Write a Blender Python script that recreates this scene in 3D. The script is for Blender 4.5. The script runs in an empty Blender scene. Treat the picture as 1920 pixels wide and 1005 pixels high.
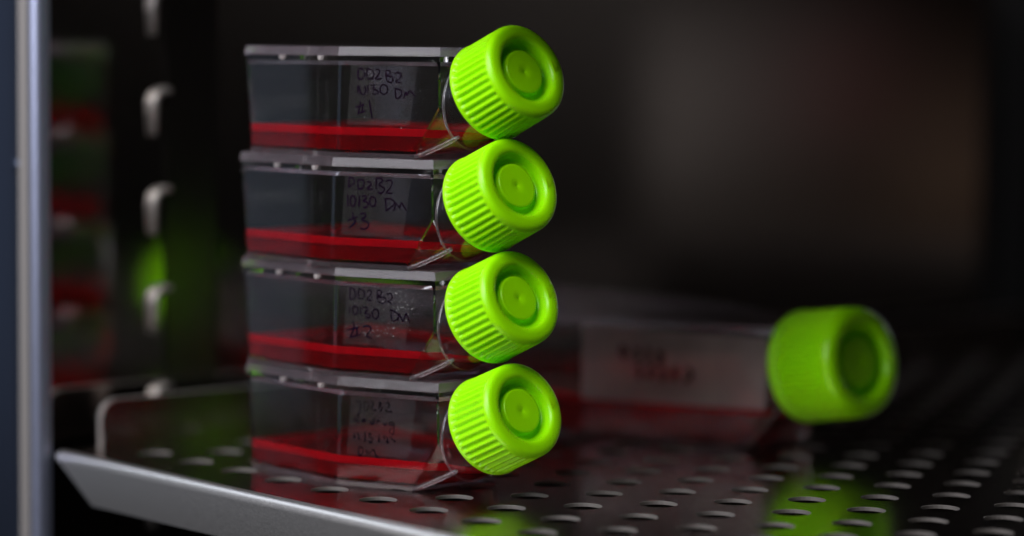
import bpy, bmesh, math, random, json
from mathutils import Vector, Matrix
random.seed(7)
R = math.radians
sc = bpy.context.scene
COL = sc.collection
MM = 0.001            # everything below is modelled in millimetres and stored in metres

# ------------------------------------------------------------------ camera, light, exposure
cd = bpy.data.cameras.new('camera'); cam = bpy.data.objects.new('camera', cd); COL.objects.link(cam); sc.camera = cam
cd.sensor_width = 36; cd.lens = 92.855; cd.clip_start = 0.02; cd.clip_end = 20
_r, _u, _f = Vector((0.674377, 0.738316, 0.010251)), Vector((-0.067859, 0.048147, 0.996532)), Vector((-0.735262, 0.672734, -0.082571))
cam.matrix_world = Matrix(((_r.x, _u.x, -_f.x, .40726), (_r.y, _u.y, -_f.y, -.36473), (_r.z, _u.z, -_f.z, .09859), (0, 0, 0, 1)))
cd.dof.use_dof = True; cd.dof.focus_distance = 0.580; cd.dof.aperture_fstop = 4.4

w = bpy.data.worlds.new('World'); sc.world = w; w.use_nodes = True
bg = w.node_tree.nodes['Background']; bg.inputs[1].default_value = 1.0
_n, _l = w.node_tree.nodes, w.node_tree.links
_tc = _n.new('ShaderNodeTexCoord'); _acc = None
def _mix(a, b):
    m = _n.new('ShaderNodeVectorMath'); m.operation = 'ADD'
    if isinstance(a, tuple): m.inputs[0].default_value = a
    else: _l.new(a, m.inputs[0])
    _l.new(b, m.inputs[1]); return m.outputs[0]
_acc = (.0032, .0027, .0024)
# dim lab seen from inside the chamber: dark room with a few soft pale and coloured areas
for d, n_, c in (((.7215, -.692, -.020), 1900, (.075, .069, .068)), ((.707, -.707, -.019), 1600, (.085, .078, .075)), ((.674, -.738, -.007), 1500, (.035, .032, .033)), ((.652, -.758, -.011), 5000, (.04, .007, .007)),
                 ((.613, -.789, -.031), 5500, (.06, .038, .027)), ((.612, -.789, -.057), 5500, (.05, .032, .022)), ((.66, -.75, -.06), 900, (.012, .009, .007))):
    dp = _n.new('ShaderNodeVectorMath'); dp.operation = 'DOT_PRODUCT'; _l.new(_tc.outputs['Generated'], dp.inputs[0]); dp.inputs[1].default_value = Vector(d).normalized()
    mxn = _n.new('ShaderNodeMath'); mxn.operation = 'MAXIMUM'; _l.new(dp.outputs['Value'], mxn.inputs[0]); mxn.inputs[1].default_value = 0
    pw = _n.new('ShaderNodeMath'); pw.operation = 'POWER'; _l.new(mxn.outputs[0], pw.inputs[0]); pw.inputs[1].default_value = n_
    sv = _n.new('ShaderNodeVectorMath'); sv.operation = 'SCALE'; sv.inputs[0].default_value = c; _l.new(pw.outputs[0], sv.inputs['Scale'])
    _acc = _mix(_acc, sv.outputs[0])
_l.new(_acc, bg.inputs[0])

def area(name, loc, target, sx, sy, power, color):
    l = bpy.data.lights.new(name, 'AREA'); l.shape = 'RECTANGLE'; l.size = sx; l.size_y = sy; l.energy = power; l.color = color
    o = bpy.data.objects.new(name, l); COL.objects.link(o); o.location = loc
    o.rotation_euler = (Vector(target) - Vector(loc)).to_track_quat('-Z', 'Y').to_euler()
    return o
area('window_light', (-.08, -.44, .365), (-.06, .02, .20), .42, .46, 4.0, (.93, .93, 1))
area('room_light_left', (-1.03, -.42, .20), (-.1, 0, .10), .5, .7, .17, (.60, .74, 1))
area('lab_ceiling_panel', (-.80, -.25, .70), (-.05, -.02, 0), .35, .35, 1.1, (.80, .88, 1))
area('ceiling_light', (.35, -.60, .75), (0, .02, .05), .3, .3, 4.0, (1, .98, .94))

sc.view_settings.view_transform = 'Standard'; sc.view_settings.look = 'None'
sc.view_settings.exposure = 0; sc.view_settings.gamma = 1
cy = sc.cycles
cy.use_denoising = True; cy.max_bounces = 28; cy.transmission_bounces = 24; cy.glossy_bounces = 10; cy.diffuse_bounces = 4
cy.transparent_max_bounces = 24; cy.caustics_refractive = True; cy.caustics_reflective = True; cy.sample_clamp_indirect = 4.0
cy.blur_glossy = 0.3
sc.render.engine = 'CYCLES'

# ------------------------------------------------------------------ materials
def mat(name, **kw):
    m = bpy.data.materials.new(name); m.use_nodes = True
    p = m.node_tree.nodes['Principled BSDF']
    for k, v in kw.items():
        p.inputs[k.replace('_', ' ')].default_value = v if not isinstance(v, tuple) or len(v) == 4 or k == 'Subsurface_Radius' else (*v, 1)
    return m, m.node_tree, p

def noise_bump(nt, p, scale, strength, dist, stretch=(1, 1, 1), detail=4, rough_to=None):
    tc = nt.nodes.new('ShaderNodeTexCoord'); mp = nt.nodes.new('ShaderNodeMapping'); mp.inputs['Scale'].default_value = stretch
    n = nt.nodes.new('ShaderNodeTexNoise'); n.inputs['Scale'].default_value = scale; n.inputs['Detail'].default_value = detail
    nt.links.new(tc.outputs['Object'], mp.inputs[0]); nt.links.new(mp.outputs[0], n.inputs[0])
    if strength:
        b = nt.nodes.new('ShaderNodeBump'); b.inputs['Strength'].default_value = strength; b.inputs['Distance'].default_value = dist
        nt.links.new(n.outputs[0], b.inputs['Height']); nt.links.new(b.outputs[0], p.inputs['Normal'])
    if rough_to:
        r = nt.nodes.new('ShaderNodeMapRange'); r.inputs['To Min'].default_value, r.inputs['To Max'].default_value = rough_to
        nt.links.new(n.outputs[0], r.inputs['Value']); nt.links.new(r.outputs[0], p.inputs['Roughness'])
    return n

M_CAP, nt, p = mat('lime_plastic', Base_Color=(.33, .86, .001), Roughness=.30, Subsurface_Weight=.25, Subsurface_Radius=(.0012, .002, .0003), Subsurface_Scale=1.0, Specular_IOR_Level=.38)
noise_bump(nt, p, 900, .12, .0001)
M_PS, nt, p = mat('clear_polystyrene', Base_Color=(.97, .975, .985), Roughness=.012, Transmission_Weight=1.0, IOR=1.5)
noise_bump(nt, p, 60, .10, .0002, detail=2)
M_PS2, nt, p = mat('clear_polystyrene_lid', Base_Color=(.95, .95, .985), Roughness=.09, Transmission_Weight=1.0, IOR=1.38)
noise_bump(nt, p, 300, .15, .0002, detail=2)
def haze(nt, p, amount, col, trans=.5):
    """pale scatter that brightens the plastic: dust film, moulding haze and painted glints"""
    d = nt.nodes.new('ShaderNodeBsdfDiffuse'); d.inputs[0].default_value = (*col, 1)
    t = nt.nodes.new('ShaderNodeBsdfTranslucent'); t.inputs[0].default_value = (*col, 1)
    a = nt.nodes.new('ShaderNodeMixShader'); a.inputs[0].default_value = trans
    b = nt.nodes.new('ShaderNodeMixShader'); b.inputs[0].default_value = amount
    tc = nt.nodes.new('ShaderNodeTexCoord'); n = nt.nodes.new('ShaderNodeTexNoise'); n.inputs['Scale'].default_value = 150; n.inputs['Detail'].default_value = 8; n.inputs['Roughness'].default_value = .7
    r = nt.nodes.new('ShaderNodeMapRange'); r.inputs['From Min'].default_value = .3; r.inputs['From Max'].default_value = .7; r.inputs['To Min'].default_value = amount * .45; r.inputs['To Max'].default_value = amount * 1.6
    L = nt.links; L.new(tc.outputs['Object'], n.inputs[0]); L.new(n.outputs[0], r.inputs['Value']); L.new(r.outputs[0], b.inputs[0])
    L.new(d.outputs[0], a.inputs[1]); L.new(t.outputs[0], a.inputs[2]); L.new(p.outputs[0], b.inputs[1]); L.new(a.outputs[0], b.inputs[2])
    L.new(b.outputs[0], nt.nodes['Material Output'].inputs['Surface'])
haze(M_PS.node_tree, M_PS.node_tree.nodes['Principled BSDF'], .0055, (.75, .76, .80))
haze(M_PS2.node_tree, M_PS2.node_tree.nodes['Principled BSDF'], .075, (.86, .72, .80))
M_STOP, nt, p = mat('moulded_stop_glint', Base_Color=(.97, .96, .98), Roughness=.1, Transmission_Weight=1.0, IOR=1.5)
haze(nt, p, .42, (.9, .84, .82))  # whiter than the lid plastic, bright glints put into the colour
# culture medium: a clear red absorbing liquid
M_LIQ, nt, p = mat('red_medium', Base_Color=(1, .30, .32), Roughness=.0, Transmission_Weight=1.0, IOR=1.33)
dif = nt.nodes.new('ShaderNodeBsdfDiffuse'); dif.inputs[0].default_value = (.70, .001, .008, 1)
mx = nt.nodes.new('ShaderNodeMixShader'); mx.inputs[0].default_value = .15
out = nt.nodes['Material Output']
nt.links.new(p.outputs[0], mx.inputs[1]); nt.links.new(dif.outputs[0], mx.inputs[2]); nt.links.new(mx.outputs[0], out.inputs['Surface'])
va = nt.nodes.new('ShaderNodeVolumeAbsorption'); va.inputs[0].default_value = (.985, .03, .06, 1); va.inputs[1].default_value = 190
nt.links.new(va.outputs[0], out.inputs['Volume'])

M_MEN_LIT, nt, p = mat('red_medium_lit_rim', Base_Color=(1, .12, .12), Roughness=.05, Transmission_Weight=1.0, IOR=1.33)  # brighter copy of the medium, the lit meniscus put into its colour
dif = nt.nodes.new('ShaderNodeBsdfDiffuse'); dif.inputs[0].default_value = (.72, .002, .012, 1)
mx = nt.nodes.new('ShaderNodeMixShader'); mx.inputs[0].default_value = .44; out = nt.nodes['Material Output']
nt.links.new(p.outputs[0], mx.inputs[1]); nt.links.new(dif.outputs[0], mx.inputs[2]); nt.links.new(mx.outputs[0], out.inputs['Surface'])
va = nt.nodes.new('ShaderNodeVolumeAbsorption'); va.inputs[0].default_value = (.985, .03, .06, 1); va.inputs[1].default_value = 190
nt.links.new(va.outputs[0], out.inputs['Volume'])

def veil(name, col, amount, rough=.6, scale=0):
    m = bpy.data.materials.new(name); m.use_nodes = True; nt = m.node_tree
    p = nt.nodes['Principled BSDF']; p.inputs['Base Color'].default_value = (*col, 1); p.inputs['Roughness'].default_value = rough
    t = nt.nodes.new('ShaderNodeBsdfTransparent'); mx = nt.nodes.new('ShaderNodeMixShader'); mx.inputs[0].default_value = amount
    nt.links.new(t.outputs[0], mx.inputs[1]); nt.links.new(p.outputs[0], mx.inputs[2]); nt.links.new(mx.outputs[0], nt.nodes['Material Output'].inputs['Surface'])
    if scale:
        tc = nt.nodes.new('ShaderNodeTexCoord'); n = nt.nodes.new('ShaderNodeTexNoise'); n.inputs['Scale'].default_value = scale; n.inputs['Detail'].default_value = 6
        r = nt.nodes.new('ShaderNodeMapRange'); r.inputs['To Min'].default_value = amount * .35; r.inputs['To Max'].default_value = min(1, amount * 1.65)
        nt.links.new(tc.outputs['Object'], n.inputs[0]); nt.links.new(n.outputs[0], r.inputs['Value']); nt.links.new(r.outputs[0], mx.inputs[0])
    return m
M_PATCH = veil('frosted_patch', (.62, .58, .60), .019, .7, 500)
M_PATCH_BIG = veil('frosted_patch_large', (.74, .62, .60), .66, .7, 55)
M_INK = veil('marker_ink', (.010, .003, .013), .93, 1)
M_INK2 = veil('marker_ink_faded', (.010, .005, .010), .72, 1, 1500)
for _m in (M_INK, M_INK2): _m.node_tree.nodes['Principled BSDF'].inputs['Specular IOR Level'].default_value = 0
M_SCALE = veil('moulded_scale', (.6, .6, .62), .02, .5)
M_DROP = veil('condensation', (.8, .8, .82), .38, .2)

M_SHELF, nt, p = mat('polished_shelf_steel', Base_Color=(.47, .41, .385), Metallic=1.0, Roughness=.16)
noise_bump(nt, p, 160, .10, .00025, (1, 9, 1), detail=10, rough_to=(.08, .27))
M_LIP, nt, p = mat('satin_shelf_edge', Base_Color=(.60, .58, .56), Metallic=.95, Roughness=.36)
noise_bump(nt, p, 1400, .25, .0001, rough_to=(.28, .42))
M_WALL, nt, p = mat('brushed_wall_steel', Base_Color=(.68, .65, .63), Metallic=1.0, Roughness=.09)
noise_bump(nt, p, 9, 0, .002, (1, 1, 6), detail=4, rough_to=(.055, .10))
M_JAMB, nt, p = mat('door_frame_steel', Base_Color=(.10, .125, .19), Metallic=.95, Roughness=.34)
noise_bump(nt, p, 30, .04, .0005, (1, 1, .02), rough_to=(.30, .42))
M_CUT, nt, p = mat('punched_hole_edge', Base_Color=(.165, .15, .14), Metallic=.3, Roughness=.5)
noise_bump(nt, p, 2500, .5, .0001)
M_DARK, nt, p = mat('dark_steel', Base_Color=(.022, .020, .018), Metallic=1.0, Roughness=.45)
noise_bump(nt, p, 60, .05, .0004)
M_STRIP, nt, p = mat('upright_steel', Base_Color=(.30, .28, .27), Metallic=1.0, Roughness=.22)
noise_bump(nt, p, 60, .05, .0004)
M_BLACK, nt, p = mat('matte_black', Base_Color=(.006, .006, .006), Roughness=.8)
M_BRACKET, nt, p = mat('bracket_steel', Base_Color=(.42, .39, .37), Metallic=.6, Roughness=.42)
noise_bump(nt, p, 500, .1, .0001)

# ------------------------------------------------------------------ helpers
def link(name, bm, m, parent=None, smooth=False, recalc=True, loc=None, angle=None):
    if recalc: bmesh.ops.recalc_face_normals(bm, faces=bm.faces)
    bmesh.ops.scale(bm, vec=(MM, MM, MM), verts=bm.verts)
    me = bpy.data.meshes.new(name); bm.to_mesh(me); bm.free()
    o = bpy.data.objects.new(name, me); COL.objects.link(o)
    if m: me.materials.append(m)
    if smooth:
        for f in me.polygons: f.use_smooth = True
        if angle: me.set_sharp_from_angle(angle=R(angle))
    if parent: o.parent = parent
    if loc: o.location = Vector(loc) * MM
    return o
def thing(name, loc, label, cat, group=None, rz=0):
    o = bpy.data.objects.new(name, None); COL.objects.link(o); o.location = Vector(loc) * MM; o.rotation_euler = (0, 0, rz)
    o.empty_display_size = .01
    return tag(o, label, cat, group)
def tag(o, label=None, cat=None, group=None, kind=None):
    if label: o['label'] = label
    if cat: o['category'] = cat
    if group: o['group'] = group
    if kind: o['kind'] = kind
    return o
def box(bm, a, b, bev=0):
    vs = [bm.verts.new((x, y, z)) for x in (a[0], b[0]) for y in (a[1], b[1]) for z in (a[2], b[2])]
    fs = [bm.faces.new([vs[i] for i in q]) for q in ((0, 1, 3, 2), (4, 6, 7, 5), (0, 4, 5, 1), (2, 3, 7, 6), (0, 2, 6, 4), (1, 5, 7, 3))]
    if bev:
        es = list({e for f in fs for e in f.edges})
        bmesh.ops.bevel(bm, geom=es, offset=bev, segments=2, affect='EDGES', profile=.5)
def tube(bm, path, r, n=12):
    prev = None
    for i, p in enumerate(path):
        a, b = Vector(path[max(i - 1, 0)]), Vector(path[min(i + 1, len(path) - 1)]); d = (b - a).normalized()
        u = d.cross(Vector((1, 0, 0))).normalized(); v = d.cross(u)
        rr = r * (.7 if i in (0, len(path) - 1) else 1)
        cur = [bm.verts.new(Vector(p) + (u * math.cos(2 * math.pi * k / n) + v * math.sin(2 * math.pi * k / n)) * rr) for k in range(n)]
        if prev:
            for k in range(n): bm.faces.new((prev[k], prev[(k + 1) % n], cur[(k + 1) % n], cur[k]))
        else: bm.faces.new(cur[::-1])
        prev = cur
    bm.faces.new(prev)
def prism(bm, pts, axis, a, b):
    """closed outline pts (2D) extruded between a and b along axis 0/1/2"""
    def P(q, h):
        l = list(q); l.insert(axis, h); return l
    A = [bm.verts.new(P(q, a)) for q in pts]; B = [bm.verts.new(P(q, b)) for q in pts]
    bm.faces.new(A); bm.faces.new(B[::-1])
    for i in range(len(pts)):
        j = (i + 1) % len(pts); bm.faces.new((A[i], B[i], B[j], A[j]))
# ------------------------------------------------------------------ the chamber (setting)
SP = 17.0; ROW = SP * math.sqrt(3) / 2; HR = 4.15; TH = .82
WALLX = -147.0; BACKY = 378.0

def shelf_plate():
    bm = bmesh.new(); n = 24
    def tile(cx, cy, w, h):
        """rectangular tile with a round chamfered hole through it"""
        zs = [(0, HR + .10), (-.10, HR), (-TH, HR)]
        rings = [[bm.verts.new((cx + r * math.cos(2 * math.pi * k / n), cy + r * math.sin(2 * math.pi * k / n), z)) for k in range(n)] for z, r in zs]
        def rect(z):
            o = []
            for k in range(n):
                c, s = math.cos(2 * math.pi * k / n), math.sin(2 * math.pi * k / n)
                t = min((w / 2) / max(abs(c), 1e-9), (h / 2) / max(abs(s), 1e-9)); o.append([cx + c * t, cy + s * t])
            for sx in (-1, 1):
                for sy in (-1, 1):      # snap the nearest ring vertex to each corner
                    i = min(range(n), key=lambda i: (o[i][0] - cx - sx * w / 2) ** 2 + (o[i][1] - cy - sy * h / 2) ** 2)
                    o[i] = [cx + sx * w / 2, cy + sy * h / 2]
            return [bm.verts.new((a, b, z)) for a, b in o]
        T, B = rect(0), rect(-TH)
        for k in range(n):
            j = (k + 1) % n
            bm.faces.new((T[k], T[j], rings[0][j], rings[0][k]))
            for q in range(2): bm.faces.new((rings[q][k], rings[q][j], rings[q + 1][j], rings[q + 1][k]))
            bm.faces.new((rings[2][k], rings[2][j], B[j], B[k]))
    def flat(x0, y0, x1, y1):
        for z in (0, -TH):
            v = [bm.verts.new(q + (z,)) for q in ((x0, y0), (x1, y0), (x1, y1), (x0, y1))]
            bm.faces.new(v if z == 0 else v[::-1])
    XL, XR = -137.3, 300.0
    for j in range(24):
        y = j * ROW
        ks = [k for k in range(-30, 40) if -133.4 + SP * .5 <= (k - .5 * (j % 2)) * SP <= XR - SP * .5]
        xs = [(k - .5 * (j % 2)) * SP for k in ks]
        for x in xs: tile(x, y, SP, ROW)
        flat(XL, y - ROW / 2, xs[0] - SP / 2, y + ROW / 2); flat(xs[-1] + SP / 2, y - ROW / 2, XR, y + ROW / 2)
    flat(XL, -14.2, XR, -ROW / 2)
    flat(XL, 23.5 * ROW, XR, BACKY - 10)
    bmesh.ops.recalc_face_normals(bm, faces=bm.faces)
    for f in bm.faces:
        c = f.calc_center_median()
        if abs(f.normal.z) > .9:
            if (c.z > -.01) != (f.normal.z > 0): f.normal_flip()
    return bm
shelf = thing('incubator_shelf', (0, -16, 0), 'perforated stainless steel shelf with round holes carrying the flasks', 'shelf')
bm = shelf_plate(); bmesh.ops.translate(bm, verts=bm.verts, vec=(0, 16, 0))
pl_ = link('perforated_plate', bm, M_SHELF, shelf, recalc=False)
pl_.data.materials.append(M_CUT)
for f in pl_.data.polygons:
    if abs(f.normal.z) < .9: f.material_index = 1
# front lip: rounded edge rolling down, left end cut back at a slant
bm = bmesh.new(); prof = [(1.8, 0)]
for k in range(9):
    a = R(90 + k * 90 / 8); prof.append((1.8 + 2.4 * math.cos(a) - 0, -2.4 + 2.4 * math.sin(a)))
prof += [(-.6, -11.4)]
inner = [(1.8, -TH)]
for k in range(9):
    a = R(90 + k * 90 / 8); inner.append((1.8 + 1.35 * math.cos(a), -2.4 + 1.35 * math.sin(a)))
inner += [(.45, -11.4)]
def xleft(z): return -137.4 + (0 if z > -1.2 else (-z - 1.2) * 1.60)
O = [[bm.verts.new((x if x > 0 else xleft(z), y, z)) for y, z in prof] for x in (-1, 300)]
I = [[bm.verts.new((x if x > 0 else xleft(z), y, z)) for y, z in inner] for x in (-1, 300)]
for k in range(len(prof) - 1):
    bm.faces.new((O[0][k], O[1][k], O[1][k + 1], O[0][k + 1])); bm.faces.new((I[0][k], I[0][k + 1], I[1][k + 1], I[1][k]))
    for e in (0, 1): bm.faces.new((O[e][k], O[e][k + 1], I[e][k + 1], I[e][k]))
bm.faces.new((O[0][-1], O[1][-1], I[1][-1], I[0][-1])); bm.faces.new((O[0][0], I[0][0], I[1][0], O[1][0]))
link('front_lip', bm, M_LIP, shelf, smooth=True, angle=35)
# left upturned flange with a rounded front corner
def flange(y0, y1, z0, z1, r):
    pts = [(y0, z0)] + [(y0 + r - r * math.cos(R(a)), z1 - r + r * math.sin(R(a))) for a in range(0, 91, 15)] + [(y1, z1), (y1, z0)]
    return pts
bm = bmesh.new(); prism(bm, flange(10.5, BACKY + 4, -1.0, 11.8, 4), 0, -135.6, -133.5)
bmesh.ops.bevel(bm, geom=[e for e in bm.edges if abs(e.verts[0].co.x - e.verts[1].co.x) < .01], offset=.35, segments=2, affect='EDGES')
fl_ = link('side_flange', bm, M_SHELF, shelf)
fl_.data.materials.append(M_BRACKET)
for f in fl_.data.polygons:
    if abs(f.normal.x) < .9: f.material_index = 1
# unseen plain plate with a lip, added overhead to shade the back of the chamber
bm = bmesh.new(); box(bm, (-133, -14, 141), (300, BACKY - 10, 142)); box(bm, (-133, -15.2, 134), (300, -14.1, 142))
tag(link('upper_shade_plate', bm, M_DARK), kind='structure')

def struct(name, bm, m, **k): return tag(link(name, bm, m, **k), kind='structure')
bm = bmesh.new(); box(bm, (WALLX - 3, -12, -260), (WALLX, BACKY, 420)); struct('left_wall', bm, M_WALL)
bm = bmesh.new(); box(bm, (WALLX - 3, BACKY, -260), (420, BACKY + 3, 420)); struct('back_wall', bm, M_WALL)
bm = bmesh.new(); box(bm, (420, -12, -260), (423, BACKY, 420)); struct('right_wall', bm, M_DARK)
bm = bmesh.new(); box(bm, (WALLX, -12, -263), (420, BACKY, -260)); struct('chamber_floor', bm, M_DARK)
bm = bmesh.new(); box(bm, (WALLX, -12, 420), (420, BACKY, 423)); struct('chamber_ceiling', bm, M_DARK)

bm = bmesh.new(); box(bm, (WALLX + .01, 370, -259), (-137, BACKY - .01, 419)); struct('dark_corner_strip', bm, M_BLACK)  # plain black strip down the back corner

# door frame post at the left of the opening: folded sheet with a rounded bead
post = thing('door_frame', (-180, -16.5, -260), 'tall blue-grey steel door frame post along the left edge of the photo', 'door frame')
M_BEAD_LIT, nt, p = mat('frame_steel_lit', Base_Color=(.46, .50, .68), Metallic=.9, Roughness=.38)  # lighter copy of the frame steel, the bead's light stripe put into colour
noise_bump(nt, p, 30, .04, .0005, (1, 1, .02), rough_to=(.33, .44))
def fl(pts): return [(x, 0 if y == 6 else (y + 1) * .5 - 1.2) for x, y in pts]
pA = fl([(-60, 6), (-60, -3), (10, -.5), (22, -.3), (31.4, -4.8), (32.6, -5.6), (33.5, -5.8), (37.3, -5.4), (37.3, 6)])
pB = fl([(37.4, 6), (37.4, -5.5), (37.8, -5.8), (38.3, -6.6), (39.0, -7.0), (39.7, -6.6), (40.3, -5.7), (40.8, -4.0), (41, -1.5), (41, 6)])
bm = bmesh.new(); prism(bm, pA, 2, 0, 680); link('frame_post', bm, M_JAMB, post, smooth=True, angle=50)
bm = bmesh.new(); prism(bm, [(33.0, -3.62), (36.9, -3.45), (36.9, -3.7), (33.0, -3.95)], 2, 0, 680); link('seal_strip', bm, M_BRACKET, post)
bm = bmesh.new(); prism(bm, pB, 2, 0, 680); link('edge_bead', bm, M_BEAD_LIT, post, smooth=True, angle=50)
bm = bmesh.new(); bmesh.ops.create_uvsphere(bm, u_segments=20, v_segments=12, radius=1.7); bmesh.ops.scale(bm, vec=(1, .35, 1), verts=bm.verts)
link('rivet', bm, M_JAMB, post, smooth=True, loc=(30.9, -3.2, 329))

# upright on the side wall with its hooked lugs
rail = thing('shelf_upright', (-146.4, 22.6, -260), 'dark slotted upright strip on the side wall with a column of small steel lugs', 'upright rail')
bm = bmesh.new(); box(bm, (-.5, 0, 0), (0, 16, 680)); link('upright_strip', bm, M_STRIP, rail)
for i in range(10):
    zc = 6.2 + 25.1 * (i - 3)
    bm = bmesh.new(); tube(bm, [(0, -4, -5.6), (0, -4, 2.4)] + [(0, -4 + 3.4 - 3.4 * math.cos(R(a)), 2.4 + 3.4 * math.sin(R(a))) for a in (20, 40, 60, 80)] + [(0, 1.2, 5.8)], 1.1)
    link('lug', bm, M_BRACKET, rail, smooth=True, loc=(.4, 0, zc + 260))

# ------------------------------------------------------------------ culture flasks
def cap_bm(rad=11.0, length=12.0, ribs=46, elev=23):
    """screw cap along +X of its own axis, base at origin"""
    s = rad / 11.0; L = length / 12.0
    prof = []   # (t, r, rib weight)
    prof += [(0.0, 10.1, 0), (0.0, 10.75, 0), (.15, 10.98, 0), (.45, 11.05, 0), (.85, 11.0, 0), (1.0, 10.95, 0.15), (1.5, 10.9, .9), (2.0, 10.88, 1)]
    prof += [(2 + k * .9, 10.88 - .02 * k, 1) for k in range(1, 8)]
    prof += [(8.8, 10.72, 1), (9.5, 10.70, 1), (10.0, 10.68, .8), (10.35, 10.66, .4), (10.6, 10.64, .1), (10.85, 10.60, 0), (11.2, 10.48, 0), (11.5, 10.28, 0), (11.75, 9.98, 0), (11.92, 9.6, 0), (12.0, 9.1, 0), (12.04, 8.5, 0), (12.03, 7.75, 0), (11.85, 7.35, 0), (11.6, 7.1, 0), (11.2, 6.95, 0), (10.2, 6.7, 0), (9.75, 6.55, 0), (9.5, 6.25, 0), (9.45, 5.7, 0), (9.5, 5.25, 0), (9.8, 5.05, 0), (10.5, 4.98, 0), (10.78, 4.9, 0), (10.88, 4.7, 0), (10.9, 4.3, 0), (10.9, 2.2, 0), (10.9, .62, 0), (10.84, .5, 0), (10.8, .36, 0), (10.76, .2, 0)]
    back = [(0.0, 9.75, 0), (8.6, 9.75, 0)]
    per = 8; N = ribs * per; bm = bmesh.new()
    def ring(t, r, wgt):
        o = []
        for k in range(N):
            a = 2 * math.pi * k / N; ph = (k % per) / per
            g = .5 + .5 * math.cos(2 * math.pi * ph); g = g ** 1.4
            rr = r - wgt * .62 * g if wgt else r
            o.append(bm.verts.new((t * L * s, rr * s * math.cos(a), rr * s * math.sin(a))))
        return o
    rs = [ring(*q) for q in prof]; bk = [ring(*q) for q in back]
    seq = bk[::-1] + rs
    for A, B in zip(seq, seq[1:]):
        for k in range(N):
            j = (k + 1) % N; bm.faces.new((A[k], B[k], B[j], A[j]))
    for rr, t in ((rs[-1], 10.72), (bk[-1], 8.6)):
        c = bm.verts.new((t * L * s, 0, 0))
        for k in range(N): bm.faces.new((rr[k], rr[(k + 1) % N], c))
    # moulded arrowhead on the face rim
    a0 = R(4)
    def pt(r, a, t): return bm.verts.new((t * s * L, -r * s * math.cos(a) * -1, r * s * math.sin(a)))
    A, B, C, D = pt(7.6, a0 + .19, 12.0), pt(7.6, a0 - .19, 12.0), pt(9.5, a0, 11.96), pt(8.1, a0, 12.42)
    for f in ((A, B, D), (B, C, D), (C, A, D)): bm.faces.new(f)
    bmesh.ops.rotate(bm, verts=bm.verts, cent=(0, 0, 0), matrix=Matrix.Rotation(-R(elev), 3, 'Y'))
    return bm

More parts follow.
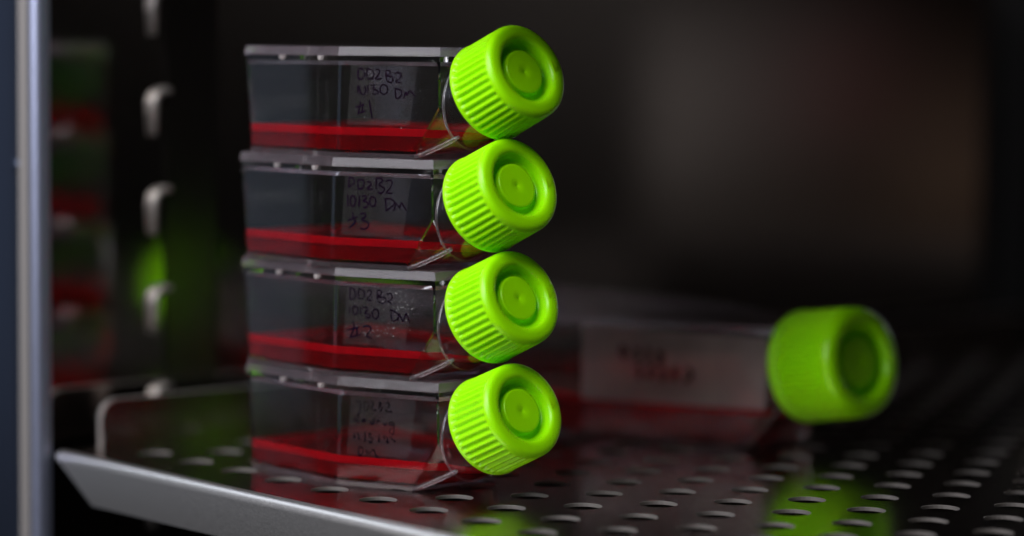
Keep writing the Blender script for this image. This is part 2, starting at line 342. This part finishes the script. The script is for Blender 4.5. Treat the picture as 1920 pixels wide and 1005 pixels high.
class Flask:
    """Cell culture flask lying flat. +X towards the neck, near side at y = 0, M is the near body corner."""
    def __init__(s, H=24.7, back=-36.5, fx=24.0, fr=17.2, tau=21.2, C=19.5, z1=11.5, elev=23, nz=12.2, nr=9.3, cap=(28.8, 14.8), capr=11.25, capl=13.3, draft=.25, wall=1.15, level=5.0, ribs=42):
        s.__dict__.update(locals())
    def corner(s, z, ins):
        """outline corners at height z, inset by ins: back, M, front point on the shoulder line"""
        f = z / s.H; t = math.tan(R(s.tau))
        bx = s.back + 2.2 * (1 - f) + .5; my = s.draft * (1 - f) + .1; mx = -.9 * (1 - f)
        if z < s.z1: x = s.fr + (s.fx - .2 - s.fr) * (z / s.z1)
        else: x = s.fx - .2
        # inset
        bx += ins; my2 = my + ins; mx2 = mx + ins * math.tan(R(s.tau / 2)) * 1.0
        x2 = x - ins
        y2 = my2 + (x2 - mx2) * t
        return bx, mx2, my2, x2, y2
    def outline(s, z, ins):
        bx, mx, my, x, y = s.corner(z, ins); r = max(2.2 - ins, .6); C2 = 2 * s.C
        pts = [(bx + r - r * math.sin(R(a)), my + r - r * math.cos(R(a))) for a in range(90, -1, -18)]
        tt = s.tau; rr = 1.2; k_ = rr * math.tan(R(tt / 2))
        arc = [(mx - k_ + rr * math.sin(R(tt * q / 4)), my + rr - rr * math.cos(R(tt * q / 4))) for q in range(5)]
        near = pts + arc + [(x, y)]
        far = [(a, C2 - b) for a, b in near[::-1]]
        return near + far          # near back corner ... near front, far front ... far back
    def skin(s, bm, ins, z0, z1, neck_r, neck_len, close, cham=0):
        zs = [z0, s.z1, z1 - cham]; O = [[bm.verts.new((x, y, z)) for x, y in s.outline(z, ins)] for z in zs]
        n = len(O[0]); h = n // 2
        for a in range(2):
            for i in range(n):
                j = (i + 1) % n
                if i == h - 1: continue       # the neck end
                bm.faces.new((O[a][i], O[a][j], O[a + 1][j], O[a + 1][i]))
        if cham:
            O.append([bm.verts.new((x, y, z1)) for x, y in s.outline(z1, ins + cham)])
            for i in range(n): bm.faces.new((O[2][i], O[2][(i + 1) % n], O[3][(i + 1) % n], O[3][i]))
        bm.faces.new(O[0][::-1]); bm.faces.new(O[-1])
        d = Vector((math.cos(R(s.elev)), 0, math.sin(R(s.elev)))); e2 = Vector((-d.z, 0, d.x)); e1 = Vector((0, -1, 0))
        px = s.fx - .2 - ins; c0 = Vector((s.fx, s.C, s.nz)); N = 64
        def P(k, r): 
            a = 2 * math.pi * k / N + R(-25); return c0 + e1 * (r * math.cos(a)) + e2 * (r * math.sin(a))
        ring = []
        for k in range(N):
            q = P(k, neck_r); t = (px - q.x) / d.x; ring.append(bm.verts.new(q + d * t))
        corners = [O[1][h - 1], O[2][h - 1], O[2][h], O[1][h], O[0][h], O[0][h - 1]]
        lims = [20, 90, 160, 205, 270, 335]
        def cor(k):
            a = (360 * k / N - 25) % 360
            for i, l in enumerate(lims):
                if a < l: return i
            return 0
        for k in range(N):
            j = (k + 1) % N; a, b = cor(k), cor(j)
            if a == b: bm.faces.new((corners[a], ring[j], ring[k]))
            else: bm.faces.new((corners[a], corners[b], ring[j], ring[k]))
        prev = ring
        for (l, rr) in ([(neck_len * .42, neck_r), (neck_len * .45, neck_r + .0), (neck_len, neck_r)]):
            nx = []
            for k in range(N):
                q = P(k, rr) + d * l; nx.append(bm.verts.new(q))
            for k in range(N):
                j = (k + 1) % N; bm.faces.new((prev[k], prev[j], nx[j], nx[k]))
            prev = nx
        if close: bm.faces.new(prev)
        return prev
    def shell(s):
        bm = bmesh.new()
        zt = s.H - 2.1
        a = s.skin(bm, 0, 1.08, zt, s.nr, s.ncl, False)
        b = s.skin(bm, s.wall, 1.75, zt - s.wall, s.nr - 1.6, s.ncl, False, .9)
        n = len(a)
        for k in range(n): bm.faces.new((a[k], a[(k + 1) % n], b[(k + 1) % n], b[k]))
        bmesh.ops.recalc_face_normals(bm, faces=bm.faces)
        return bm
    @property
    def ncl(s): return (s.cap[0] - s.fx) / math.cos(R(s.elev)) + s.capl * .62
    def liquid(s):
        bm = bmesh.new(); g = s.wall - .06; lv = s.level; rise = 1.7
        s.skin(bm, g, 1.70, s.H - 2.1 - g, s.nr - 1.6 + .06, s.ncl, True)
        bmesh.ops.recalc_face_normals(bm, faces=bm.faces)
        bmesh.ops.triangulate(bm, faces=bm.faces)
        r = bmesh.ops.bisect_plane(bm, geom=bm.verts[:] + bm.edges[:] + bm.faces[:], plane_co=(0, 0, lv + rise), plane_no=(0, 0, 1), clear_outer=True)
        bmesh.ops.bisect_plane(bm, geom=bm.verts[:] + bm.edges[:] + bm.faces[:], plane_co=(0, 0, lv), plane_no=(0, 0, 1))
        es = [e for e in bm.edges if e.is_boundary]
        f = bmesh.ops.holes_fill(bm, edges=es, sides=0)['faces']
        f = [q for q in bm.faces if all(abs(v.co.z - lv - rise) < 1e-3 for v in q.verts)]
        for th, dz in ((.18, -.62), (.30, -.50), (.5, -.36), (.9, -.22)):   # concave rim where the medium climbs the wall
            rr = bmesh.ops.inset_region(bm, faces=f, thickness=th, depth=0, use_even_offset=False)
            for v in {v for q in f for v in q.verts}: v.co.z += dz * rise / 1.7
        return bm
    def lid(s):
        bm = bmesh.new(); z0, z1 = s.H - 2.04, s.H - .05
        out = s.outline(s.H, -.35)
        n = len(out); A = [bm.verts.new((x, y, z0)) for x, y in out]; B = [bm.verts.new((x, y, z1)) for x, y in s.outline(s.H, -.35 + .48)]
        bm.faces.new(A[::-1]); bm.faces.new(B)
        for i in range(n): bm.faces.new((A[i], A[(i + 1) % n], B[(i + 1) % n], B[i]))
        bmesh.ops.recalc_face_normals(bm, faces=bm.faces)
        es = [e for e in bm.edges if abs(e.verts[0].co.z - e.verts[1].co.z) < .01]
        bmesh.ops.bevel(bm, geom=es, offset=.16, segments=2, affect='EDGES')
        return bm
    def base(s):
        bm = bmesh.new(); A = [bm.verts.new((x, y, 0)) for x, y in s.outline(0, -.05)]; B = [bm.verts.new((x, y, 1.03)) for x, y in s.outline(1.03, -.22)]
        n = len(A); bm.faces.new(A[::-1]); bm.faces.new(B)
        for i in range(n): bm.faces.new((A[i], A[(i + 1) % n], B[(i + 1) % n], B[i]))
        bmesh.ops.bevel(bm, geom=[e for e in bm.edges if abs(e.verts[0].co.z - e.verts[1].co.z) < .01], offset=.15, segments=2, affect='EDGES')
        return bm
    def neck_axis(s):
        d = Vector((math.cos(R(s.elev)), 0, math.sin(R(s.elev)))); return d, Vector((-d.z, 0, d.x)), Vector((0, -1, 0))
    def collar(s):
        """bead where the neck leaves the end wall"""
        d, e2, e1 = s.neck_axis(); c0 = Vector((s.fx, s.C, s.nz)); bm = bmesh.new(); N = 72; px = s.fx + .15; rings = []
        for k in range(N):
            a = 2 * math.pi * k / N; o = e1 * math.cos(a) + e2 * math.sin(a); q = c0 + o * s.nr; q = q + d * ((px - q.x) / d.x)
            rings.append([bm.verts.new(q + o * (.10 + .26 * math.cos(b)) + d * (.34 * math.sin(b))) for b in [2 * math.pi * m / 8 for m in range(8)]])
        for k in range(N):
            A, B = rings[k], rings[(k + 1) % N]
            for m in range(8): bm.faces.new((A[m], A[(m + 1) % 8], B[(m + 1) % 8], B[m]))
        return bm
    def rib(s, side=1):
        """thin rib along the pouring ramp, from the foot corner up to the neck"""
        bm = bmesh.new(); x, y = s.outline(0.2, 0)[len(s.outline(0, 0)) // 2 - 1]
        a = Vector((x + .35, y + .1, .5)); d, e2, e1 = s.neck_axis(); q = Vector((s.fx, s.C, s.nz)) + (e1 * math.cos(R(-50)) + e2 * math.sin(R(-50))) * s.nr
        b = q + d * ((s.fx + 1.6 - q.x) / d.x)
        if side < 0: a.y = 2 * s.C - a.y; b.y = 2 * s.C - b.y
        path = [tuple(a.lerp(b, t) + Vector((.0, 0, -.25 * math.sin(math.pi * t)))) for t in (0, .15, .3, .5, .7, .85, 1)]
        tube(bm, path, .55, 8); return bm
    def nub(s, x):
        bm = bmesh.new(); zt = s.H - 2.1
        pts = [(x, zt - .5), (x + .25, zt - 1.0), (x + .8, zt - 1.0), (x + 1.1, zt - .5), (x + 1.3, zt - .02), (x, zt - .02)]
        prism(bm, pts, 1, -.75, .10)
        return bm

def catmull(p, n=5):
    if len(p) < 3: return [(p[0][0] + (p[-1][0] - p[0][0]) * k / 4, p[0][1] + (p[-1][1] - p[0][1]) * k / 4) for k in range(5)]
    o = []; q = [p[0]] + [tuple(x) for x in p] + [p[-1]]
    for i in range(1, len(q) - 2):
        for k in range(n):
            t = k / n; a, b, c, d = q[i - 1], q[i], q[i + 1], q[i + 2]
            o.append(tuple(.5 * (2 * b[m] + (c[m] - a[m]) * t + (2 * a[m] - 5 * b[m] + 4 * c[m] - d[m]) * t * t + (3 * b[m] - a[m] - 3 * c[m] + d[m]) * t ** 3) for m in (0, 1)))
    o.append(tuple(p[-1])); return o
def ribbon(bm, pts, wd, place):
    prev = None; L = len(pts)
    for i, (u, v) in enumerate(pts):
        a = pts[max(i - 1, 0)]; b = pts[min(i + 1, L - 1)]; dx, dy = b[0] - a[0], b[1] - a[1]; l = math.hypot(dx, dy) or 1
        w2 = wd * (.42 + .10 * math.sin(i * 1.3 + u * 5)) * (.75 if i in (0, L - 1) else 1)
        nx, ny = -dy / l * w2, dx / l * w2
        cur = [bm.verts.new(place(u + nx, v + ny)), bm.verts.new(place(u - nx, v - ny))]
        if prev: bm.faces.new((prev[0], prev[1], cur[1], cur[0]))
        prev = cur

SMALL = Flask()
tau = R(21.2); TV = Vector((math.cos(tau), math.sin(tau), 0))
A_ = Vector((0, .1, 24.7)); B_ = Vector((-.9, .35, 0)); NV = TV.cross(A_ - B_).normalized()
if NV.y > 0: NV = -NV
def on_shoulder(off):
    return lambda u, v: B_ + (A_ - B_) * (v / 24.7) + TV * u + NV * off
def on_side(off):
    return lambda u, v: Vector((u, .1 + .25 * (1 - v / 24.7) - off, v))

WRITING = json.loads('''{"4":[[[5.26,19.74],[6.05,19.75],[6.78,19.0],[6.8,18.23],[6.12,17.46],[5.15,17.6]],[[5.18,19.51],[5.1,17.6]],[[7.45,19.92],[7.49,17.6]],[[7.45,19.92],[8.52,19.48],[9.25,18.65],[8.75,17.65],[7.62,17.48]],[[9.57,19.57],[10.26,19.65],[10.63,19.2],[10.22,18.36],[9.63,17.66],[10.33,17.52],[11.2,17.68]],[[12.11,19.45],[12.44,17.24]],[[12.11,19.45],[13.07,19.38],[13.34,18.93],[12.49,18.31],[13.8,18.1],[14.0,17.42],[13.5,16.8],[12.44,17.24]],[[14.39,18.79],[15.34,19.03],[16.05,18.59],[15.72,17.82],[14.71,17.05],[16.28,16.84]],[[5.2,16.07],[5.2,14.23]],[[5.67,16.0],[5.71,14.85],[6.23,14.09],[6.93,14.25],[7.16,15.18],[6.87,16.02]],[[7.74,16.26],[7.72,14.27]],[[8.54,16.19],[9.5,16.13],[9.0,15.36],[10.06,15.07],[10.34,14.46],[9.57,14.15],[8.85,14.44]],[[12.06,16.28],[12.55,15.9],[12.76,15.28],[12.61,14.65],[12.15,14.25],[11.55,14.23],[11.06,14.6],[10.84,15.22],[11.0,15.85],[11.46,16.26],[12.06,16.28]],[[14.58,15.6],[14.83,13.47]],[[14.49,15.63],[15.99,15.17],[16.28,14.26],[15.52,13.41],[14.74,13.47]],[[16.83,13.35],[17.3,14.88]],[[17.3,14.88],[17.58,14.13],[18.16,15.05]],[[18.16,15.05],[18.77,14.76],[19.7,13.83]],[[4.55,11.14],[6.92,11.8]],[[5.21,9.77],[7.4,10.51]],[[6.01,12.55],[5.4,9.62]],[[6.68,12.1],[6.35,10.25]],[[8.11,12.9],[8.53,10.91],[9.07,8.7]]],"3":[[[4.43,20.41],[4.33,17.93]],[[4.43,20.41],[5.5,19.98],[5.71,19.06],[4.5,18.09]],[[6.66,19.86],[6.72,17.78]],[[6.66,19.86],[7.99,19.75],[8.28,18.83],[7.69,17.89],[6.72,17.78]],[[8.97,19.39],[9.94,19.35],[10.13,18.81],[9.1,17.86],[10.6,17.83]],[[11.4,20.16],[11.39,17.78]],[[11.14,20.16],[12.36,20.35],[12.99,19.75],[12.06,18.88],[13.31,18.22],[13.41,17.61],[12.65,16.97],[11.76,17.17]],[[13.78,19.62],[14.82,19.96],[15.45,19.37],[14.88,18.12],[14.04,17.17],[15.62,17.07]],[[4.19,16.38],[4.24,13.74]],[[5.62,16.22],[5.95,15.79],[6.1,15.07],[6.01,14.33],[5.71,13.86],[5.33,13.84],[5.0,14.27],[4.86,14.99],[4.95,15.72],[5.24,16.19],[5.62,16.22]],[[7.12,16.48],[7.11,13.77]],[[7.74,16.19],[8.8,16.22],[8.82,15.61],[8.13,15.12],[9.2,14.85],[9.39,14.24],[8.7,13.67],[8.17,13.81]],[[10.8,16.09],[11.21,15.72],[11.39,15.09],[11.27,14.45],[10.89,14.04],[10.4,14.01],[9.99,14.38],[9.81,15.01],[9.93,15.65],[10.31,16.06],[10.8,16.09]],[[13.91,15.63],[14.0,13.01]],[[13.39,15.69],[14.96,15.82],[16.02,15.24],[15.88,14.47],[14.0,13.09]],[[16.01,13.09],[16.47,14.95]],[[16.47,14.95],[17.47,13.83]],[[17.47,13.83],[17.94,15.15]],[[17.94,15.15],[19.23,13.21]],[[4.19,10.63],[6.83,11.51]],[[5.47,12.47],[5.78,11.01],[6.33,10.41],[4.78,8.95]],[[7.43,12.15],[8.57,12.35],[8.85,11.74],[7.91,10.93],[9.34,10.37],[9.71,9.61],[8.68,8.79],[7.52,9.06]]],"2":[[[4.07,19.87],[4.14,17.48]],[[3.74,19.92],[4.72,20.04],[5.49,19.21],[5.36,17.91],[4.23,17.49]],[[6.29,19.98],[6.27,17.74]],[[6.12,20.04],[7.53,19.61],[7.88,18.61],[7.25,17.86],[6.27,17.7]],[[8.51,19.51],[9.32,19.84],[9.58,19.13],[8.56,17.78],[9.72,17.56]],[[11.12,19.64],[11.19,17.49]],[[10.95,19.78],[11.92,19.83],[12.19,19.12],[11.32,18.5],[13.11,18.31],[13.14,17.45],[12.34,17.05],[11.35,17.43]],[[13.41,19.04],[14.37,19.38],[14.96,18.76],[14.58,17.95],[13.79,17.48],[14.93,17.11]],[[4.12,15.67],[4.08,14.15]],[[5.7,16.01],[6.04,15.69],[6.19,15.15],[6.09,14.59],[5.77,14.22],[5.37,14.19],[5.02,14.51],[4.88,15.05],[4.98,15.61],[5.29,15.98],[5.7,16.01]],[[6.99,15.9],[6.95,14.31]],[[7.48,15.85],[8.54,15.91],[8.64,15.34],[8.01,14.58],[9.16,14.35],[9.34,13.79],[8.7,13.54],[8.19,14.01]],[[11.0,15.63],[11.42,15.27],[11.6,14.65],[11.47,14.0],[11.08,13.58],[10.58,13.54],[10.16,13.9],[9.97,14.53],[10.1,15.17],[10.49,15.59],[11.0,15.63]],[[14.66,15.52],[14.9,13.23]],[[14.41,15.72],[15.97,15.16],[16.65,14.33],[16.03,13.43],[15.06,13.17]],[[16.36,13.31],[16.79,14.91]],[[16.79,14.91],[17.82,13.1]],[[17.82,13.1],[18.56,15.15]],[[18.56,15.15],[19.52,12.98]],[[3.53,10.57],[6.63,11.32]],[[4.24,8.86],[7.01,9.75]],[[5.03,12.68],[5.32,11.25],[4.4,8.87]],[[6.14,11.44],[6.12,9.41]],[[7.61,11.52],[9.08,11.75],[9.76,11.07],[8.66,9.56],[9.99,8.98]]],"1":[[[4.65,19.29],[5.81,19.21],[5.77,17.47],[5.37,16.18]],[[6.79,19.28],[6.84,17.71]],[[6.7,19.35],[7.76,19.35],[7.88,18.25],[7.2,17.34]],[[8.38,19.39],[9.18,19.45],[9.03,18.65],[8.52,17.75],[9.94,17.69]],[[10.59,19.54],[10.73,17.83]],[[10.59,19.54],[11.3,19.28],[10.79,18.77],[11.51,18.35],[11.09,17.62]],[[12.36,19.51],[13.06,19.56],[13.17,18.78],[12.51,17.64],[14.0,17.59]],[[4.35,14.53],[4.49,15.8]],[[4.49,15.8],[5.34,14.28]],[[5.34,14.28],[5.28,16.33]],[[6.95,15.38],[7.16,15.3],[7.25,15.14],[7.18,14.97],[6.97,14.85],[6.71,14.82],[6.49,14.91],[6.4,15.07],[6.47,15.24],[6.68,15.36],[6.95,15.38]],[[9.09,15.11],[9.32,14.98],[9.42,14.75],[9.34,14.5],[9.13,14.33],[8.85,14.31],[8.63,14.44],[8.53,14.67],[8.6,14.92],[8.82,15.08],[9.09,15.11]],[[9.46,16.16],[9.43,14.43]],[[10.22,14.48],[10.28,15.28],[10.81,15.39]],[[11.79,15.07],[11.99,14.46],[12.52,14.5],[12.53,15.13]],[[14.26,15.25],[13.55,15.2],[13.4,14.56],[14.28,14.62],[14.43,15.26],[14.57,13.7],[14.43,12.59],[13.45,12.99],[13.95,13.82]],[[4.33,12.31],[4.54,11.06]],[[5.31,12.38],[5.8,10.76]],[[7.17,12.84],[7.33,10.48]],[[7.98,12.27],[8.69,12.32],[8.36,11.66],[9.09,11.09],[9.11,10.46],[8.22,10.31]],[[10.9,12.49],[10.79,10.43]],[[12.06,12.41],[12.27,11.17]],[[12.6,11.98],[13.06,11.39],[12.65,10.57],[13.52,10.79]],[[13.66,12.06],[14.39,11.33],[15.11,10.76]],[[5.59,8.92],[5.74,7.03]],[[5.59,8.92],[6.67,8.84],[6.79,7.9],[6.1,6.98]],[[7.74,8.61],[7.78,7.51]],[[7.74,8.61],[8.31,7.71],[9.42,8.9]],[[9.42,8.9],[10.08,7.69],[10.64,7.02]],[[7.11,17.54],[7.26,17.23]],[[9.76,17.73],[10.12,17.69]],[[11.0,17.81],[11.33,17.55]],[[13.56,17.62],[14.09,17.56]],[[5.22,16.49],[5.38,15.87]],[[6.56,15.13],[7.1,15.08]],[[8.83,14.67],[9.16,14.37]],[[10.28,15.4],[10.76,15.28]],[[12.16,14.6],[12.52,14.37]],[[4.52,11.37],[4.64,10.94]],[[5.71,10.99],[5.93,10.66]],[[7.22,10.95],[7.37,10.4]],[[8.26,10.42],[8.93,10.32]],[[10.83,10.98],[10.81,10.43]],[[12.82,10.71],[13.35,10.69]],[[14.31,12.58],[14.44,12.36]],[[14.65,11.27],[15.11,10.76]],[[5.83,7.19],[6.37,7.0]],[[10.36,7.31],[10.78,6.98]]]}''')
def handwriting(k):
    bm = bmesh.new(); pl = on_shoulder(.055)
    n = 0
    for st in WRITING[str(k)]:
        n += 1
        ribbon(bm, catmull(st), .42 if k != 1 else .40, on_shoulder(.05 + .004 * n))
    return bm
def pooled(k):
    bm = bmesh.new(); n = 0
    for st in WRITING['1'][-19:]:
        n += 1; ribbon(bm, catmull(st), .62, on_shoulder(.16 + .003 * n))
    return bm
def patch_bm():
    bm = bmesh.new(); pl = on_shoulder(.03); a = (3.3, 20.6); b = (2.6, 7.3); c = (18.4, 7.3); d = (20.1, 20.4)
    G = [[pl((a[0] * (1 - u) + d[0] * u) * (1 - v) + (b[0] * (1 - u) + c[0] * u) * v, (a[1] * (1 - u) + d[1] * u) * (1 - v) + (b[1] * (1 - u) + c[1] * u) * v) for u in (0, .25, .5, .75, 1)] for v in (0, .5, 1)]
    V = [[bm.verts.new(p) for p in r] for r in G]
    for i in range(2):
        for j in range(4): bm.faces.new((V[i][j], V[i + 1][j], V[i + 1][j + 1], V[i][j + 1]))
    return bm
def scale_bm():
    bm = bmesh.new(); pl = on_side(.03)
    ribbon(bm, [(-7.6, 8), (-7.6, 14), (-7.6, 20)], .35, pl)
    for i in range(7): ribbon(bm, [(-7.4, 8 + 2 * i), (-6.4 if i % 2 else -5.9, 8 + 2 * i)], .28, pl)
    for st in ([(-4.6, 14.2), (-4.6, 16.6)], [(-4.6, 16.6), (-3.3, 16.6)], [(-4.6, 15.4), (-3.5, 15.4)], [(-4.6, 14.2), (-3.3, 14.2)], [(-4.4, 12.8), (-3.4, 12.8)]):
        ribbon(bm, catmull(st), .25, pl)
    for st in ([(-5.2, 9.0), (-4.4, 9.5), (-3.6, 9.0), (-4.0, 8.2), (-5.0, 8.3), (-5.2, 9.0)],):
        ribbon(bm, catmull(st), .25, pl)
    return bm
def droplets(k, n, seed):
    rnd = random.Random(seed); bm = bmesh.new()
    for i in range(n):
        if k == 2:
            u, v = (rnd.gauss(17, 3.2), rnd.gauss(17, 2.6)) if i % 4 else (rnd.gauss(9, 4), rnd.gauss(10.5, .8))
        else: u, v = rnd.uniform(3, 22), rnd.uniform(6, 20)
        if not (2 < u < 23 and 6.5 < v < 20.8): continue
        r = rnd.uniform(.05, .12) * (1.5 if rnd.random() < .1 else 1)
        c = on_shoulder(.02)(u, v)
        bmesh.ops.create_icosphere(bm, subdivisions=1, radius=r, matrix=Matrix.Translation(c))
    return bm

def build_flask(F, name, loc, label, rz=0, group=None, tiltz=0):
    root = thing(name, loc, label, 'flask', group, rz)
    body = link('flask_body', F.shell(), M_PS, root, recalc=False, smooth=True, angle=12)
    link('lid', F.lid(), M_PS2, root, smooth=True, angle=30)
    link('base', F.base(), M_PS2, root, smooth=True, angle=30)
    link('neck_collar', F.collar(), M_PS2, root, smooth=True)
    for sd in (1, -1): link('ramp_rib', F.rib(sd), M_PS2, root, smooth=True)
    lq = link('medium', F.liquid(), M_LIQ, root, smooth=True, angle=25)
    lq.data.materials.append(M_MEN_LIT)
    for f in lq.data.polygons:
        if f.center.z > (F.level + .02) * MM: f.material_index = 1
    c = link('cap', cap_bm(F.capr, F.capl, F.ribs, F.elev), M_CAP, root, smooth=True, angle=60, loc=(F.cap[0], F.C, F.cap[1]))
    return root
def dup(root, loc, label, rz):
    r = root.copy(); COL.objects.link(r); r.location = Vector(loc) * MM; r.rotation_euler = (0, 0, rz); r['label'] = label
    for ch in list(root.children):
        c = ch.copy(); COL.objects.link(c); c.parent = r
    ax = Vector((math.cos(R(SMALL.elev)), 0, math.sin(R(SMALL.elev))))
    for c in r.children:
        if c.name.startswith('cap'):
            c.rotation_mode = 'QUATERNION'; c.rotation_quaternion = Matrix.Rotation(R(random.uniform(-5, 5)), 3, ax).to_quaternion()
    return r
LABEL = {4: 'small lime-capped flask topmost in the stack, marked DD2B2 10/30 DM #1', 3: 'small lime-capped flask second from top of the stack, marked DD2B2 10/30 DM #3',
         2: 'small lime-capped flask third from top of the stack, marked DD2B2 10/30 DM #2', 1: 'lowest small lime-capped flask of the stack, standing on the shelf, its writing faded and blotchy'}
POS = {1: (-54.9, 5.4), 2: (-56.3, 5.3), 3: (-55.9, 4.2), 4: (-54.8, 4.9)}
ROT = {1: 0, 2: .004, 3: -.003, 4: .003}
GRP = 'small culture flasks stacked on the shelf'
first = build_flask(SMALL, 'culture_flask', (*POS[1], .05), LABEL[1], ROT[1], GRP)
for x in (-20.5, -6.4): link('lid_gusset', SMALL.nub(x), M_STOP, first)
link('writing_patch', patch_bm(), M_PATCH, first, recalc=False)
link('volume_scale', scale_bm(), M_SCALE, first, recalc=False)
flasks = {1: first}
for k in (2, 3, 4): flasks[k] = dup(first, (*POS[k], .05 + 24.7 * (k - 1)), LABEL[k], ROT[k])
for k in (1, 2, 3, 4):
    link('handwriting', handwriting(k), M_INK if k > 1 else M_INK2, flasks[k], recalc=False)
link('ink_blots', pooled(1), M_INK, flasks[1], recalc=False)
link('condensation', droplets(2, 150, 3), M_DROP, flasks[2], smooth=True)
link('condensation', droplets(4, 26, 5), M_DROP, flasks[4], smooth=True)

# the larger flask behind
BIG = Flask(H=31.0, back=-88, fx=49.0, fr=41, tau=20.5, C=27.5, z1=13, elev=9, nz=19.7, nr=8.8, cap=(51.0, 21.0), capr=13.9, capl=15.5, draft=.25, wall=1.3, level=9.0, ribs=60)
big = build_flask(BIG, 'culture_flask', (-74, 100, .05), 'large lime-capped flask lying alone on the shelf behind the stack', 0)
tb = R(20.5); TB = Vector((math.cos(tb), math.sin(tb), 0)); NB = Vector((math.sin(tb), -math.cos(tb), 0))
def on_big(off): return lambda u, v: Vector((-1.0, .55, v)) + TB * u + NB * off
bm = bmesh.new(); pl = on_big(.15)
V = [bm.verts.new(pl(*q)) for q in ((.6, 9.8), (50.5, 10.4), (51, 28.4), (.6, 28.6))]; bm.faces.new(V)
link('writing_patch', bm, M_PATCH_BIG, big, recalc=False)
bm = bmesh.new(); n = 0
rnd = random.Random(2)
for (u0, v0, cnt) in ((12, 22, 4), (16, 17.5, 5), (11, 13, 0)):
    for i in range(cnt):
        for st in range(2):
            n += 1; a, b = u0 + i * 3.4, v0 + rnd.uniform(-.6, .6)
            ribbon(bm, catmull([(a + rnd.uniform(-.8, .8), b - 1.8), (a + rnd.uniform(-.5, 1.5), b), (a + rnd.uniform(-.5, .8), b + 1.8)]), 1.3, on_big(.2 + .01 * n))
link('handwriting', bm, M_INK, big, recalc=False)
